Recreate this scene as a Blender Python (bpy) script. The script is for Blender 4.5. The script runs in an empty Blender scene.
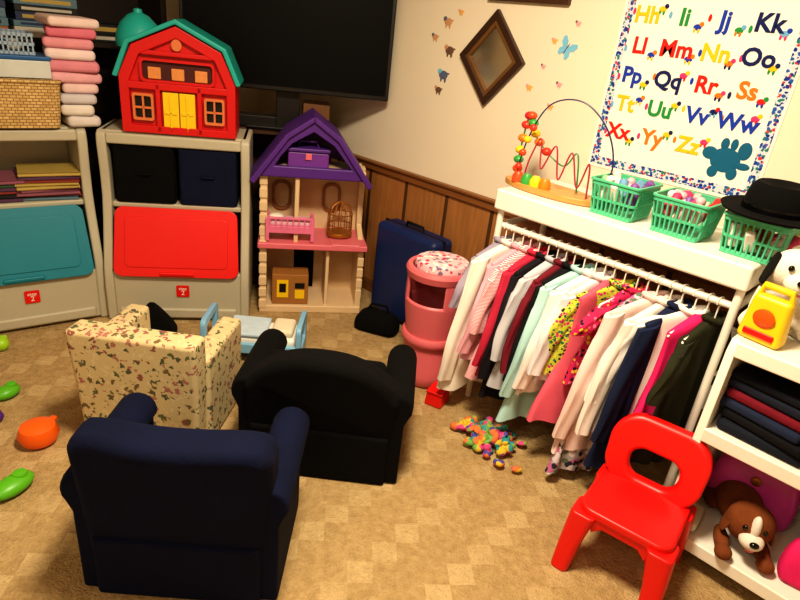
import bpy,bmesh,math,random
from mathutils import Matrix,Vector,Euler
random.seed(7)
D=bpy.data; S=bpy.context.scene; COL=S.collection
pi=math.pi; rad=math.radians
def l1(v):
    v/=255.0
    return v/12.92 if v<=.04045 else ((v+.055)/1.055)**2.4
def C(r,g,b): return (l1(r),l1(g),l1(b),1)
# ---------------------------------------------------------------- materials
def newmat(name):
    m=D.materials.new(name); m.use_nodes=True; nt=m.node_tree
    return m,nt,nt.nodes['Principled BSDF']
def mixc(nt,fac,a,b):
    n=nt.nodes.new('ShaderNodeMix'); n.data_type='RGBA'
    for i,v in ((0,fac),(6,a),(7,b)):
        if isinstance(v,bpy.types.NodeSocket): nt.links.new(v,n.inputs[i])
        else: n.inputs[i].default_value=v
    return n.outputs[2]
def mth(nt,op,a,b=0.0):
    n=nt.nodes.new('ShaderNodeMath'); n.operation=op
    for i,v in ((0,a),(1,b)):
        if isinstance(v,bpy.types.NodeSocket): nt.links.new(v,n.inputs[i])
        else: n.inputs[i].default_value=v
    return n.outputs[0]
def coord(nt,scale=(1,1,1),loc=(0,0,0),rot=(0,0,0)):
    t=nt.nodes.new('ShaderNodeTexCoord'); mp=nt.nodes.new('ShaderNodeMapping')
    mp.inputs['Scale'].default_value=scale; mp.inputs['Location'].default_value=loc; mp.inputs['Rotation'].default_value=rot
    nt.links.new(t.outputs['Object'],mp.inputs[0]); return mp.outputs[0]
def noise(nt,v,scale,detail=3):
    n=nt.nodes.new('ShaderNodeTexNoise'); n.inputs['Scale'].default_value=scale; n.inputs['Detail'].default_value=detail
    nt.links.new(v,n.inputs['Vector']); return n.outputs['Fac']
def bump(nt,b,h,st,dist=.002):
    n=nt.nodes.new('ShaderNodeBump'); n.inputs['Strength'].default_value=st; n.inputs['Distance'].default_value=dist
    nt.links.new(h,n.inputs['Height']); nt.links.new(n.outputs[0],b.inputs['Normal'])
def sc(c,k): return (min(c[0]*k,1),min(c[1]*k,1),min(c[2]*k,1),1)
def mat(name,c,rough=.6,var=.12,scale=12,bs=0,bscale=250,metal=0,sheen=0,coat=0):
    m,nt,b=newmat(name); v=coord(nt)
    f=noise(nt,v,scale)
    nt.links.new(mixc(nt,f,sc(c,1-var),sc(c,1+var)),b.inputs['Base Color'])
    b.inputs['Roughness'].default_value=rough; b.inputs['Metallic'].default_value=metal
    if rough>=.8: b.inputs['Specular IOR Level'].default_value=.2
    if sheen: b.inputs['Sheen Weight'].default_value=sheen
    if bs: bump(nt,b,noise(nt,v,bscale,2),bs)
    m.diffuse_color=c
    return m
def ramp(nt,f,cols,const=True):
    r=nt.nodes.new('ShaderNodeValToRGB'); e=r.color_ramp
    if const: e.interpolation='CONSTANT'
    n=len(cols)
    while len(e.elements)<n: e.elements.new(1)
    for i,c in enumerate(cols):
        e.elements[i].position=i/n if const else i/(n-1); e.elements[i].color=c
    nt.links.new(f,r.inputs[0]); return r.outputs[0]
def pattern(name,base,spots,scale=40,th=.35,warp=.0,rough=.8,bs=.3):
    m,nt,b=newmat(name); v=coord(nt)
    if warp:
        n=nt.nodes.new('ShaderNodeTexNoise'); n.inputs['Scale'].default_value=scale*1.3; nt.links.new(v,n.inputs[0])
        a=nt.nodes.new('ShaderNodeVectorMath'); a.operation='SCALE'; nt.links.new(n.outputs['Color'],a.inputs[0]); a.inputs['Scale'].default_value=warp/scale
        d=nt.nodes.new('ShaderNodeVectorMath'); nt.links.new(v,d.inputs[0]); nt.links.new(a.outputs[0],d.inputs[1]); v2=d.outputs[0]
    else: v2=v
    vo=nt.nodes.new('ShaderNodeTexVoronoi'); vo.inputs['Scale'].default_value=scale; nt.links.new(v2,vo.inputs['Vector'])
    sp=nt.nodes.new('ShaderNodeSeparateColor'); nt.links.new(vo.outputs['Color'],sp.inputs[0])
    col=ramp(nt,sp.outputs[0],spots)
    f=mth(nt,'LESS_THAN',vo.outputs['Distance'],th)
    nt.links.new(mixc(nt,f,base,col),b.inputs['Base Color'])
    b.inputs['Roughness'].default_value=rough; b.inputs['Specular IOR Level'].default_value=.2
    bump(nt,b,noise(nt,v,300,2),bs)
    return m
def stripes(name,c1,c2,scale=60,axis='X',rough=.8):
    m,nt,b=newmat(name); v=coord(nt)
    w=nt.nodes.new('ShaderNodeTexWave'); w.bands_direction=axis; w.inputs['Scale'].default_value=scale; nt.links.new(v,w.inputs[0])
    nt.links.new(mixc(nt,mth(nt,'GREATER_THAN',w.outputs['Fac'],.5),c1,c2),b.inputs['Base Color']); b.inputs['Roughness'].default_value=rough
    return m
def wood(name,c,rough=.45,axis='X',scale=8,groove=0,gaxis='Y'):
    m,nt,b=newmat(name); v=coord(nt,(1,1,1))
    st={'X':(1,12,12),'Y':(12,1,12),'Z':(12,12,1)}[axis]
    f=noise(nt,coord(nt,st),scale,6)
    col=mixc(nt,f,sc(c,.55),sc(c,1.35))
    if groove:
        w=nt.nodes.new('ShaderNodeTexWave'); w.bands_direction=gaxis; w.inputs['Scale'].default_value=groove; nt.links.new(v,w.inputs[0])
        g=mth(nt,'GREATER_THAN',w.outputs['Fac'],.985)
        col=mixc(nt,g,col,sc(c,.2))
    nt.links.new(col,b.inputs['Base Color']); b.inputs['Roughness'].default_value=rough
    bump(nt,b,f,.15)
    return m
# ---------------------------------------------------------------- mesh builder
class MB:
    def __init__(s): s.bm=bmesh.new()
    def _m(s,n0,mi):
        if mi:
            s.bm.faces.ensure_lookup_table()
            for f in s.bm.faces[n0:]: f.material_index=mi
    def loft(s,rings,mi=0,cap=True,closed=True):
        n0=len(s.bm.faces); vr=[[s.bm.verts.new(p) for p in r] for r in rings]
        n=len(rings[0])
        for a,b in zip(vr[:-1],vr[1:]):
            for i in range(n if closed else n-1):
                j=(i+1)%n; s.bm.faces.new((a[i],a[j],b[j],b[i]))
        if cap:
            s.bm.faces.new(vr[0][::-1]); s.bm.faces.new(vr[-1])
        s._m(n0,mi); return s
    def box(s,c,sz,rot=None,mi=0,top=(1,1),shift=(0,0)):
        R=Euler(rot).to_matrix() if rot else Matrix.Identity(3); c=Vector(c)
        x,y,z=sz[0]/2,sz[1]/2,sz[2]/2; rings=[]
        for zz,k,o in ((-z,(1,1),(0,0)),(z,top,shift)):
            rings.append([c+R@Vector((a*x*k[0]+o[0],b*y*k[1]+o[1],zz)) for a,b in ((-1,-1),(1,-1),(1,1),(-1,1))])
        return s.loft(rings,mi)
    def prism(s,pts,a,b,plane='yz',mi=0):
        f={'yz':lambda p,t:Vector((t,p[0],p[1])),'xz':lambda p,t:Vector((p[0],t,p[1])),'xy':lambda p,t:Vector((p[0],p[1],t))}[plane]
        return s.loft([[f(p,a) for p in pts],[f(p,b) for p in pts]],mi)
    def ringplate(s,outer,inner,a,b,plane='xz',mi=0):
        f={'yz':lambda p,t:Vector((t,p[0],p[1])),'xz':lambda p,t:Vector((p[0],t,p[1])),'xy':lambda p,t:Vector((p[0],p[1],t))}[plane]
        n0=len(s.bm.faces); V=[[s.bm.verts.new(f(p,t)) for p in L] for L,t in ((outer,a),(inner,a),(inner,b),(outer,b))]
        n=len(outer)
        for k in range(4):
            A=V[k];B=V[(k+1)%4]
            for i in range(n):
                j=(i+1)%n; s.bm.faces.new((A[i],A[j],B[j],B[i]))
        s._m(n0,mi); return s
    def tube(s,pts,r,seg=8,mi=0,closed=False,flat=1.0):
        pts=[Vector(p) for p in pts]; n=len(pts); rr=r if isinstance(r,(list,tuple)) else [r]*n
        rings=[]; up=None
        for i,p in enumerate(pts):
            if closed: t=pts[(i+1)%n]-pts[i-1]
            else: t=pts[min(i+1,n-1)]-pts[max(i-1,0)]
            if t.length<1e-9: t=Vector((0,0,1))
            t.normalize()
            if up is None:
                up=Vector((0,0,1)) if abs(t.z)<.9 else Vector((1,0,0))
            u=(up-t*up.dot(t))
            if u.length<1e-6: u=t.orthogonal()
            u.normalize(); w=t.cross(u); up=u
            rings.append([p+u*math.cos(k*2*pi/seg)*rr[i]+w*math.sin(k*2*pi/seg)*rr[i]*flat for k in range(seg)])
        if closed: return s.loft(rings+[[v.copy() for v in rings[0]]],mi,cap=False)
        return s.loft(rings,mi)
    def lathe(s,prof,seg=28,c=(0,0,0),k=(1,1),mi=0,cap=True):
        c=Vector(c)
        return s.loft([[c+Vector((r*k[0]*math.cos(i*2*pi/seg),r*k[1]*math.sin(i*2*pi/seg),z)) for i in range(seg)] for r,z in prof],mi,cap=cap)
    def sphere(s,c,r,seg=18,mi=0,rot=None):
        if not isinstance(r,(tuple,list)): r=(r,r,r)
        n0=len(s.bm.faces)
        M=Matrix.Translation(c)@(Euler(rot).to_matrix().to_4x4() if rot else Matrix.Identity(4))@Matrix.Diagonal((r[0],r[1],r[2],1))
        bmesh.ops.create_uvsphere(s.bm,u_segments=seg,v_segments=max(6,seg//2+2),radius=1,matrix=M)
        s._m(n0,mi); return s
    def text(s,txt,size,M,mi=0,ext=.0006,off=0):
        n0=len(s.bm.faces)
        cu=D.curves.new('t','FONT'); cu.body=txt; cu.size=size; cu.extrude=ext; cu.align_x='CENTER'; cu.align_y='CENTER'; cu.offset=off
        cu.resolution_u=3
        ob=D.objects.new('t',cu); COL.objects.link(ob)
        dg=bpy.context.evaluated_depsgraph_get(); me=D.meshes.new_from_object(ob.evaluated_get(dg)); me.transform(M)
        for p in me.polygons: p.material_index=0
        s.bm.from_mesh(me); D.objects.remove(ob); D.curves.remove(cu); D.meshes.remove(me)
        s._m(n0,mi); return s
    def obj(s,name,mats,parent=None,loc=(0,0,0),rot=(0,0,0),bevel=0,seg=3,sub=0,smooth=True,remesh=0,label=None):
        if not isinstance(mats,(list,tuple)): mats=[mats]
        bmesh.ops.recalc_face_normals(s.bm,faces=s.bm.faces)
        if smooth:
            for f in s.bm.faces: f.smooth=True
            if not bevel and not sub:
                for e in s.bm.edges:
                    if len(e.link_faces)==2 and e.calc_face_angle(0)>rad(42): e.smooth=False
        me=D.meshes.new(name); s.bm.to_mesh(me); s.bm.free()
        for m in mats: me.materials.append(m)
        o=D.objects.new(name,me); COL.objects.link(o); o.location=loc; o.rotation_euler=rot
        if parent: o.parent=parent
        if remesh:
            r=o.modifiers.new('r','REMESH'); r.mode='VOXEL'; r.voxel_size=remesh; r.use_smooth_shade=True
            q=o.modifiers.new('s','SMOOTH'); q.iterations=6; q.factor=.6
        if bevel:
            b=o.modifiers.new('b','BEVEL'); b.width=bevel; b.segments=seg; b.limit_method='ANGLE'; b.angle_limit=rad(35); b.harden_normals=True
        if sub:
            q=o.modifiers.new('s','SUBSURF'); q.levels=sub; q.render_levels=sub
        if label: o['label']=label
        return o
def tag(o,label,cat,group=None,kind=None):
    o['label']=label; o['category']=cat
    if group: o['group']=group
    if kind: o['kind']=kind
    return o
def thing(name,label,cat,loc,rz=0,group=None,rot=None):
    o=D.objects.new(name,None); COL.objects.link(o); o.location=loc; o.rotation_euler=rot if rot else (0,0,rz); o.empty_display_size=.05
    return tag(o,label,cat,group)
def rrect(x0,z0,x1,z1,r,n=5):
    P=[]
    for cx,cz,a0 in ((x1-r,z1-r,0),(x0+r,z1-r,90),(x0+r,z0+r,180),(x1-r,z0+r,270)):
        for i in range(n+1):
            a=rad(a0+90*i/n); P.append((cx+r*math.cos(a),cz+r*math.sin(a)))
    return P
def struct(o): o['kind']='structure'; return o
DR=rad(-34.6)
def SN(s,n,z=0): return (.823*s+.569*n,-.569*s+.823*n,z)
# ---------------------------------------------------------------- palette
M_white=mat('white_plastic',C(240,236,226),.4,.04)
M_beige=mat('bin_plastic',C(184,178,158),.5,.05,6,.15,400)
M_red=mat('red_plastic',C(222,20,16),.38,.06,6,.05,300)
M_redd=mat('barn_red',C(205,18,22),.4,.06,10)
M_teal=mat('teal_plastic',C(16,124,146),.45,.06,8,.1,300)
M_turq=mat('turquoise_plastic',C(30,165,158),.42,.06)
M_yel=mat('yellow_plastic',C(240,200,25),.4,.06)
M_black=mat('black_fabric',C(7,7,8),.95,.5,60,.9,160)
M_navy=mat('navy_fabric',C(16,22,48),.9,.25,10,.4,300)
M_blue=mat('blue_suede',C(9,17,46),.9,.45,7,.6,200)
M_dark=mat('dark_plastic',C(12,12,14),.4,.1)
M_pink=mat('pink_plastic',C(222,112,128),.42,.05)
M_dpink=mat('dusty_pink_plastic',C(212,106,114),.45,.06)
M_lblue=mat('light_blue_plastic',C(130,185,222),.4,.05)
M_purple=mat('purple_plastic',C(84,40,134),.45,.08)
M_cream=mat('cream_plastic',C(222,194,156),.5,.06,14,.2,120)
M_mint=mat('mint_plastic',C(84,190,146),.4,.05)
M_orange=mat('orange_plastic',C(236,98,18),.4,.05)
M_green=mat('green_plastic',C(90,175,30),.4,.08)
M_maple=wood('maple',C(205,150,82),.4,'Y')
M_walnut=wood('walnut',C(70,42,22),.45,'X')
M_blk=mat('glossy_black',C(6,6,8),.12,.05)
M_paper=mat('paper',C(232,226,210),.8,.04)
M_skinwhite=mat('white_plush',C(232,226,216),.95,.06,20,.9,300)
M_brownfur=mat('brown_plush',C(120,66,34),.95,.3,25,.9,300)
M_blkfur=mat('black_plush',C(16,14,14),.9,.2,20,.9,300)
M_hotpink=mat('hot_pink_fabric',C(226,40,110),.8,.15,10,.3)
# ---------------------------------------------------------------- room
WX,WY,H=2.28,3.6,2.4
X0,Y0=-1.9,-1.9
m,nt,b=newmat('carpet'); R45=(0,0,rad(41)); v=coord(nt,loc=(0,0,.31),rot=R45)
n1=noise(nt,v,3.5,4); n2=noise(nt,v,150,3); n3=noise(nt,v,38,5)
ck=nt.nodes.new('ShaderNodeTexChecker'); ck.inputs['Scale'].default_value=1/.075; nt.links.new(v,ck.inputs[0])
v2=coord(nt,loc=(.075,.0,.31),rot=R45); ck2=nt.nodes.new('ShaderNodeTexChecker'); ck2.inputs['Scale'].default_value=1/.15; nt.links.new(v2,ck2.inputs[0])
f=mth(nt,'MULTIPLY',ck.outputs['Fac'],ck2.outputs['Fac'])
patch=ramp(nt,n1,[(0,0,0,1),(.06,.06,.06,1),(.35,.35,.35,1),(.65,.65,.65,1),(.7,.7,.7,1)],False)
f=mth(nt,'MULTIPLY',f,patch)
c=mixc(nt,n3,C(148,120,78),C(222,192,142)); c=mixc(nt,f,c,C(238,212,164)); c=mixc(nt,mth(nt,'MULTIPLY',n2,.5),c,C(136,108,70))
n4=noise(nt,v,6,3); c=mixc(nt,mth(nt,'MULTIPLY',n4,.25),c,C(172,144,100))
nt.links.new(c,b.inputs['Base Color']); b.inputs['Roughness'].default_value=.97; b.inputs['Specular IOR Level'].default_value=.1; bump(nt,b,mth(nt,'ADD',n2,n3),1,.009)
M_carpet=m
M_wall=mat('painted_wall',C(232,220,200),.8,.04,3,.15,90)
M_ceil=mat('ceiling_paint',C(226,216,198),.9,.03,3)
M_panel=wood('wainscot_wood',C(166,112,62),.5,'Z',5,groove=1.1,gaxis='Y')
M_rail=wood('rail_wood',C(132,84,42),.4,'Y',5)
def slab(name,c,s,m): return struct(MB().box(c,s).obj(name,m,smooth=False))
cx,cy=(X0+WX)/2,(Y0+WY)/2; sx,sy=WX-X0,WY-Y0
slab('floor',(cx,cy,-.05),(sx+.2,sy+.2,.1),M_carpet)
slab('ceiling',(cx,cy,H+.05),(sx+.2,sy+.2,.1),M_ceil)
slab('wall_right',(WX+.05,cy,H/2),(.1,sy+.2,H),M_wall)
slab('wall_back',(cx,WY+.05,H/2),(sx,.1,H),M_wall)
slab('wall_left',(X0-.05,cy,H/2),(.1,sy,H),M_wall)
slab('wall_front',(cx,Y0-.05,H/2),(sx,.1,H),M_wall)
slab('trim_1',(WX-.004,cy,.36),(.008,sy-.01,.72),M_panel)
struct(MB().box((WX-.012,cy,.745),(.024,sy-.01,.05)).box((WX-.018,cy,.765),(.036,sy-.01,.014)).obj('trim_2',M_rail,bevel=.004))
struct(MB().box((WX-.01,cy,.04),(.02,sy-.01,.08)).obj('baseboard_right',M_rail,bevel=.004))
# ---------------------------------------------------------------- organizers
def organizer(loc,rz,lidmat,label):
    e=thing('toy_organizer',label,'toy organizer',loc,rz,'plastic toy organizers')
    w=.335; b=MB()
    prof=[(0,0),(.42,0),(.42,.90),(.12,.90),(.095,.885),(.088,.84),(.10,.72),(.098,.60),(.075,.50),(.03,.36),(.005,.28),(-.005,.2)]
    b.prism(prof,-w,-w+.042); b.prism(prof,w-.042,w)
    b.box((0,.405,.45),(2*w-.08,.03,.88)); b.box((0,.26,.558),(2*w-.08,.31,.028))
    b.box((0,.27,.885),(2*w-.02,.30,.03)); b.box((0,.106,.868),(2*w-.08,.03,.05))
    b.box((0,.02,.135),(2*w-.08,.04,.25)); b.box((0,.2,.03),(2*w-.08,.36,.04))
    b.box((0,-.004,.045),(2*w-.12,.02,.05))
    b.obj('body',M_beige,e,bevel=.013,seg=3)
    l=MB()
    P=rrect(-.278,-.165,.278,.165,.04)
    l.prism([(x*(1+.03*(z<0)),z) for x,z in P],-.014,.014,'xz')
    P=rrect(-.235,-.12,.235,.12,.025); l.prism(P,-.019,-.013,'xz')
    l.obj('lid',lidmat,e,loc=(0,.036,.40),rot=(-.30,0,0),bevel=.006)
    MB().box((0,0,0),(.16,.02,.018)).obj('handle',lidmat,e,loc=(0,-.022,.262),bevel=.006)
    MB().prism(rrect(-.03,-.03,.03,.03,.006),-.004,0,'xz').text('step',.022,Matrix.Translation((0,-.0045,.014))@Matrix.Rotation(pi/2,4,'X'),1).text('2',.034,Matrix.Translation((0,-.0045,-.009))@Matrix.Rotation(pi/2,4,'X'),1).obj('emblem',[M_red,M_white],e,loc=(0.02,-.0015,.165),smooth=False,label='small red square badge with white lettering')
    return e
O1=Vector((.603,2.85,0)); O1R=rad(-9)
org1=organizer(O1,O1R,M_teal,'beige plastic toy organizer with teal lid and open cubby of books')
OS=-.487
org2=organizer(SN(OS,2.796),DR,M_red,'beige plastic toy organizer with red lid and two dark cubby bins')
for s,mm,lb in ((-.142,M_black,'black fabric storage bin in the organizer cubby'),(.142,M_navy,'dark navy fabric storage bin in the organizer cubby')):
    o=Matrix.Rotation(DR,4,'Z')@Vector((s,.235,0)); p=SN(OS,2.796)
    bb=MB(); bb.ringplate(rrect(-.132,-.135,.132,.135,.02),rrect(-.124,-.127,.124,.127,.016),.004,.265,'xy'); bb.box((0,0,.006),(.25,.255,.008))
    e=thing('storage_bin',lb,'storage bin',(p[0]+o.x,p[1]+o.y,.5725),DR,'fabric cubby bins'); bb.obj('body',mm,e,smooth=False)
    MB().tube([(-.03,-.138,.15),(-.028,-.146,.14),(.028,-.146,.14),(.03,-.138,.15)],.004).obj('handle',mm,e)
def OL(x,y,z):
    v=Matrix.Rotation(O1R,4,'Z')@Vector((x,y,0)); return (O1.x+v.x,O1.y+v.y,z)
bc=[C(40,56,96),C(150,60,50),C(190,165,90),C(205,200,190),C(60,96,70),C(90,56,90),C(30,30,36),C(170,110,66),C(96,130,150),C(150,90,110)]
BM=[mat('book_cover',c,.5,.1) for c in bc]
def book(w,d,h,loc,rz,cm,label,group,rot=None):
    b=MB(); b.box((0,0,.0015),(w,d,.003)).box((0,0,h-.0015),(w,d,.003)).box((-w/2+.0015,0,h/2),(.003,d,h)); b.box((.001,0,h/2),(w-.008,d-.008,h-.0062),mi=1)
    o=b.obj('book',[cm,M_paper],loc=loc,rot=rot or (0,0,rz),smooth=False); return tag(o,label,'book',group)
for (x0,n,wd) in ((.17,9,.25),(-.05,6,.22),(-.23,4,.16)):
    z=.5735
    for i in range(n):
        t=random.uniform(.010,.020)
        book(.2,wd,t,OL(x0+random.uniform(-.012,.012),.22+random.uniform(-.012,.01),z),O1R+random.uniform(-.14,.14)+pi/2,BM[random.randrange(10)],'thin book in a stack inside the cubby','books in the organizer cubby'); z+=t+.0006
# ---------------------------------------------------------------- wicker basket and clutter on organizer 1
m,nt,b=newmat('wicker')
bk=nt.nodes.new('ShaderNodeTexBrick'); bk.inputs['Scale'].default_value=26; bk.inputs['Mortar Size'].default_value=.04; bk.inputs['Brick Width'].default_value=.6; bk.inputs['Row Height'].default_value=.32; bk.inputs['Color1'].default_value=C(222,190,130); bk.inputs['Color2'].default_value=C(192,158,98); bk.inputs['Mortar'].default_value=C(130,98,56)
mp=coord(nt,rot=(pi/2,0,0)); nt.links.new(mp,bk.inputs[0]); nt.links.new(bk.outputs[0],b.inputs[0]); bump(nt,b,bk.outputs['Fac'],-.8,.004); b.inputs['Roughness'].default_value=.7
M_wick=m
BX=OL(.085,.18,.9015)
e=thing('wicker_basket','tan woven wicker basket on the toy organizer','basket',BX,O1R)
bb=MB(); R=lambda k:rrect(-.17*k,-.115*k,.17*k,.115*k,.03)
bb.loft([[Vector((x,y,0)) for x,y in R(.9)],[Vector((x,y,.19)) for x,y in R(1)],[Vector((x,y,.19)) for x,y in R(.95)],[Vector((x,y,.012)) for x,y in R(.86)]])
bb.obj('body',M_wick,e)
MB().tube([(x,y,.19) for x,y in R(.98)],.010,closed=True).obj('rim',M_wick,e)
def folded(w,d,h,loc,rz,mm,label,group,tilt=0):
    o=MB().box((0,0,h/2),(w,d,h)).obj('folded_fabric',mm,loc=loc,rot=(0,tilt,rz),bevel=h*.42,seg=4)
    return tag(o,label,'folded cloth',group)
fc=[C(214,206,204),C(222,214,208),C(200,196,202),C(226,196,196),C(226,170,180),C(216,140,156),C(232,210,212),C(222,150,164),C(214,120,140),C(232,206,204)]
z=.9015
SX=OL(.325,.21,0)
for i in range(10):
    h=random.uniform(.036,.05)
    folded(.14+(.06 if i>3 else 0)+random.uniform(-.01,.015),.24,h,(SX[0]+random.uniform(-.01,.01),SX[1]+random.uniform(-.01,.01),z),O1R+random.uniform(-.14,.14),mat('folded_cloth',fc[i],.9,.15,14,.4),'folded pink and white fabric in a tall stack','folded fabric stack'); z+=h+.0006
o=MB(); o.box((0,0,.035),(.30,.2,.07)).box((0,0,.079),(.31,.21,.016),mi=1)
tag(o.obj('storage_box',[mat('clear_box',C(200,205,205),.3),mat('blue_lid',C(30,90,150),.4)],loc=(BX[0]-.01,BX[1],1.1025),rot=(0,0,O1R),bevel=.004),'shallow plastic box with blue lid on the wicker basket','box')
o=MB(); 
for zz in (.0,.035,.07): o.ringplate(rrect(-.13,-.1,.13,.1,.02),rrect(-.124,-.094,.124,.094,.016),zz,zz+.012,'xy')
for i in range(15):
    x=-.12+i*.24/14
    for y in (-.097,.097): o.box((x,y,.04),(.006,.006,.08))
o.box((0,0,.003),(.24,.18,.006))
tag(o.obj('plastic_basket',mat('pale_blue_plastic',C(150,172,196),.4),loc=(BX[0]-.03,BX[1]+.02,1.191),rot=(0,0,O1R)),'pale blue slatted plastic basket stacked on a box','basket')
for i in range(6):
    tag(MB().sphere((0,0,.022),(.03,.025,.022)).obj('craft_item',BM[(i*3+1)%10],loc=(BX[0]-.13+i*.04,BX[1]+.0+.03*(i%2),1.198)),'small colourful craft item in the plastic basket','craft supply','craft items')
# bookcase against the back wall
e=thing('bookcase','dark wooden bookcase crammed with books and games','bookcase',(.85,3.43,0))
b=MB()
for x in (-.67,.67): b.box((x,0,.95),(.03,.28,1.9))
for zz in (.03,.42,.84,1.22,1.56,1.885): b.box((0,0,zz),(1.31,.28,.025))
b.box((0,.135,.95),(1.31,.01,1.88)); b.obj('frame',wood('dark_wood',C(36,24,16),.5,'Z'),e,smooth=False)
for zb,tops in ((1.2335,1.5),(1.5735,1.8)):
    x=.24
    while x<1.22:
        w=random.uniform(.2,.27); z=zb
        for k in range(random.choice((4,5,6)) if x<.95 else 2):
            t=random.uniform(.02,.045)
            if z+t>tops: break
            ci=random.choice((0,6,6,8,4,3,9,5,7)) if x<.95 else 6
            tag(MB().box((0,0,t/2),(w,.2,t)).box((0,-.0,t/2),(w*.8,.2015,t*.5),mi=1).obj('board_game',[BM[ci],BM[random.choice((3,6,0,2))]],loc=(x+w/2+random.uniform(-.008,.008),3.40,z),bevel=.002,seg=1),'flat boxed game stacked on the bookcase shelf','game box','stacked game boxes'); z+=t+.0006
        x+=w+.03
# ---------------------------------------------------------------- barn
bp=SN(-.460,2.90,.9015)
e=thing('toy_barn','red plastic toy barn with turquoise roof and yellow doors','toy barn',bp,DR); e.scale=(.98,1,1.10)
gam=[(-.25,0),(.25,0),(.25,.22),(.19,.335),(.0,.415),(-.19,.335),(-.25,.22)]
b=MB(); b.prism(gam,.02,.235,'xz'); 
b.ringplate([( -.25,0),(.25,0),(.25,.22),(.19,.335),(.0,.415),(-.19,.335),(-.25,.22)],[(-.21,.03),(.21,.03),(.21,.2),(.16,.30),(.0,.37),(-.16,.30),(-.21,.2)],-.005,.025,'xz')
b.box((0,.01,.185),(.44,.03,.028)); b.box((0,.012,.31),(.30,.03,.018))
for x in (-.09,.09): b.box((x,.01,.10),(.02,.03,.19))
b.obj('body',M_redd,e,bevel=.004)
r=MB()
path=[(-.275,.215),(-.212,.350),(0,.44),(.212,.350),(.275,.215)]
inn=[(-.254,.21),(-.195,.337),(0,.420),(.195,.337),(.254,.21)]
r.loft([[Vector((x,y,z)) for x,z in path+inn[::-1]] for y in (-.018,.25)])
r.obj('roof',M_turq,e,bevel=.006)
for s in (-1,1):
    d=MB(); d.box((s*.036,0,.085),(.068,.012,.16)); d.box((s*.036,-.008,.085),(.052,.006,.012)); d.box((s*.036,-.008,.085),(.012,.006,.14))
    d.obj('door',M_yel,e,loc=(0,.006,.0),bevel=.002)
M_ft=mat('frame_tan',C(214,120,70),.5)
for x in (-.155,.155):
    w=MB(); w.ringplate(rrect(x-.045,.05,x+.045,.155,.01),rrect(x-.035,.06,x+.035,.145,.006),-.004,.012,'xz'); w.box((x,.004,.10),(.008,.01,.09)); w.box((x,.004,.10),(.07,.01,.008))
    w.obj('window_frame',M_ft,e)
    MB().box((x,.017,.10),(.075,.006,.085)).obj('window_opening',M_dark,e)
MB().box((0,.017,.247),(.30,.006,.080)).obj('loft_opening',mat('dark_red_inner',C(70,12,12),.6),e)
for x in (-.10,0,.10): MB().box((x,.008,.235),(.055,.014,.045)).obj('hay_bale',mat('loft_tan',C(216,140,76),.6,.2,40),e,bevel=.004)
MB().ringplate(rrect(-.16,.20,.16,.29,.02),rrect(-.15,.21,.15,.28,.015),-.004,.012,'xz').obj('loft_frame',M_redd,e)
MB().prism([(.022*math.cos(a*pi/8),.345+.022*math.sin(a*pi/8)) for a in range(16)],.0,.021,'xz').obj('round_vent',M_ft,e,smooth=False)
MB().lathe([(.075,0),(.075,.32),(.07,.335)],24).obj('silo',M_redd,e,loc=(-.185,.165,.0))
MB().lathe([(.10,.315),(.104,.33),(.098,.365),(.078,.405),(.045,.435),(.02,.445),(.018,.458),(.001,.462)],28).obj('silo_cap',M_turq,e,loc=(-.185,.165,.0))
# ---------------------------------------------------------------- television and stand
e=thing('tv_stand','dark wooden television stand set across the corner','tv stand',SN(-.10,3.405),DR)
b=MB()
for zz in (.03,.45,.885): b.box((0,0,zz),(.72,.30,.03))
for x in (-.345,.345): b.box((x,0,.45),(.03,.30,.87))
b.box((0,.14,.45),(.7,.01,.87)); b.obj('frame',M_walnut,e,bevel=.003)
e=thing('television','large black flat screen television on a stand','television',(1.84,2.63,.90),rad(-38))
M_scr=mat('screen_black',C(3,3,4),.5,.05); M_scr.node_tree.nodes['Principled BSDF'].inputs['Specular IOR Level'].default_value=.12
MB().box((0,0,.50),(1.02,.04,.60)).obj('frame',M_dark,e,bevel=.006)
MB().box((0,-.0206,.503),(.985,.002,.56)).obj('screen',M_scr,e,smooth=False)
MB().box((0,.07,.14),(.12,.05,.26)).obj('neck',M_dark,e,bevel=.005)
MB().box((0,.10,.0085),(.42,.16,.014)).obj('base',M_dark,e,bevel=.005)
tag(MB().box((0,0,.07),(.14,.16,.14)).obj('wooden_box',wood('box_brown',C(120,80,45),.5,'Z'),loc=SN(.17,3.36,.9015),rot=(0,0,DR),bevel=.004),'small brown wooden box on the television stand','box')
tag(MB().box((0,0,.03),(.3,.10,.06)).obj('media_player',M_dark,loc=SN(-.12,3.32,.9015),rot=(0,0,DR),bevel=.004),'black media player box on the television stand','media player')
# ---------------------------------------------------------------- dollhouse
DP=SN(.165,2.914)
e=thing('dollhouse','cream plastic dollhouse with purple gabled roof and pink floors','dollhouse',DP,DR)
b=MB(); w=.27
b.box((0,.13,.02),(2*w,.27,.04))
b.prism([(0,0),(.27,0),(.27,.76),(.03,.76),(.02,.70),(.03,.45),(.0,.37)],-w,-w+.035)
b.prism([(0,0),(.27,0),(.27,.76),(.20,.76),(.19,.45),(.02,.37)],w-.03,w)
b.prism([(-w,0),(-.09,0),(-.09,.30),(.02,.30),(.02,.0),(w,0),(w,.76),(-w,.76)],.25,.268,'xz')
for i in range(11): b.box((-w+.0165,-.002 if i*.07<.37 else .022,.05+i*.066),(.04,.014,.05))
for i in range(5): b.box((w-.015,.012,.05+i*.062),(.034,.014,.05))
b.box((-.09,.125,.56),(.022,.24,.36)); b.box((.08,.125,.20),(.018,.22,.33))
b.obj('body',M_cream,e,bevel=.005)
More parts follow.
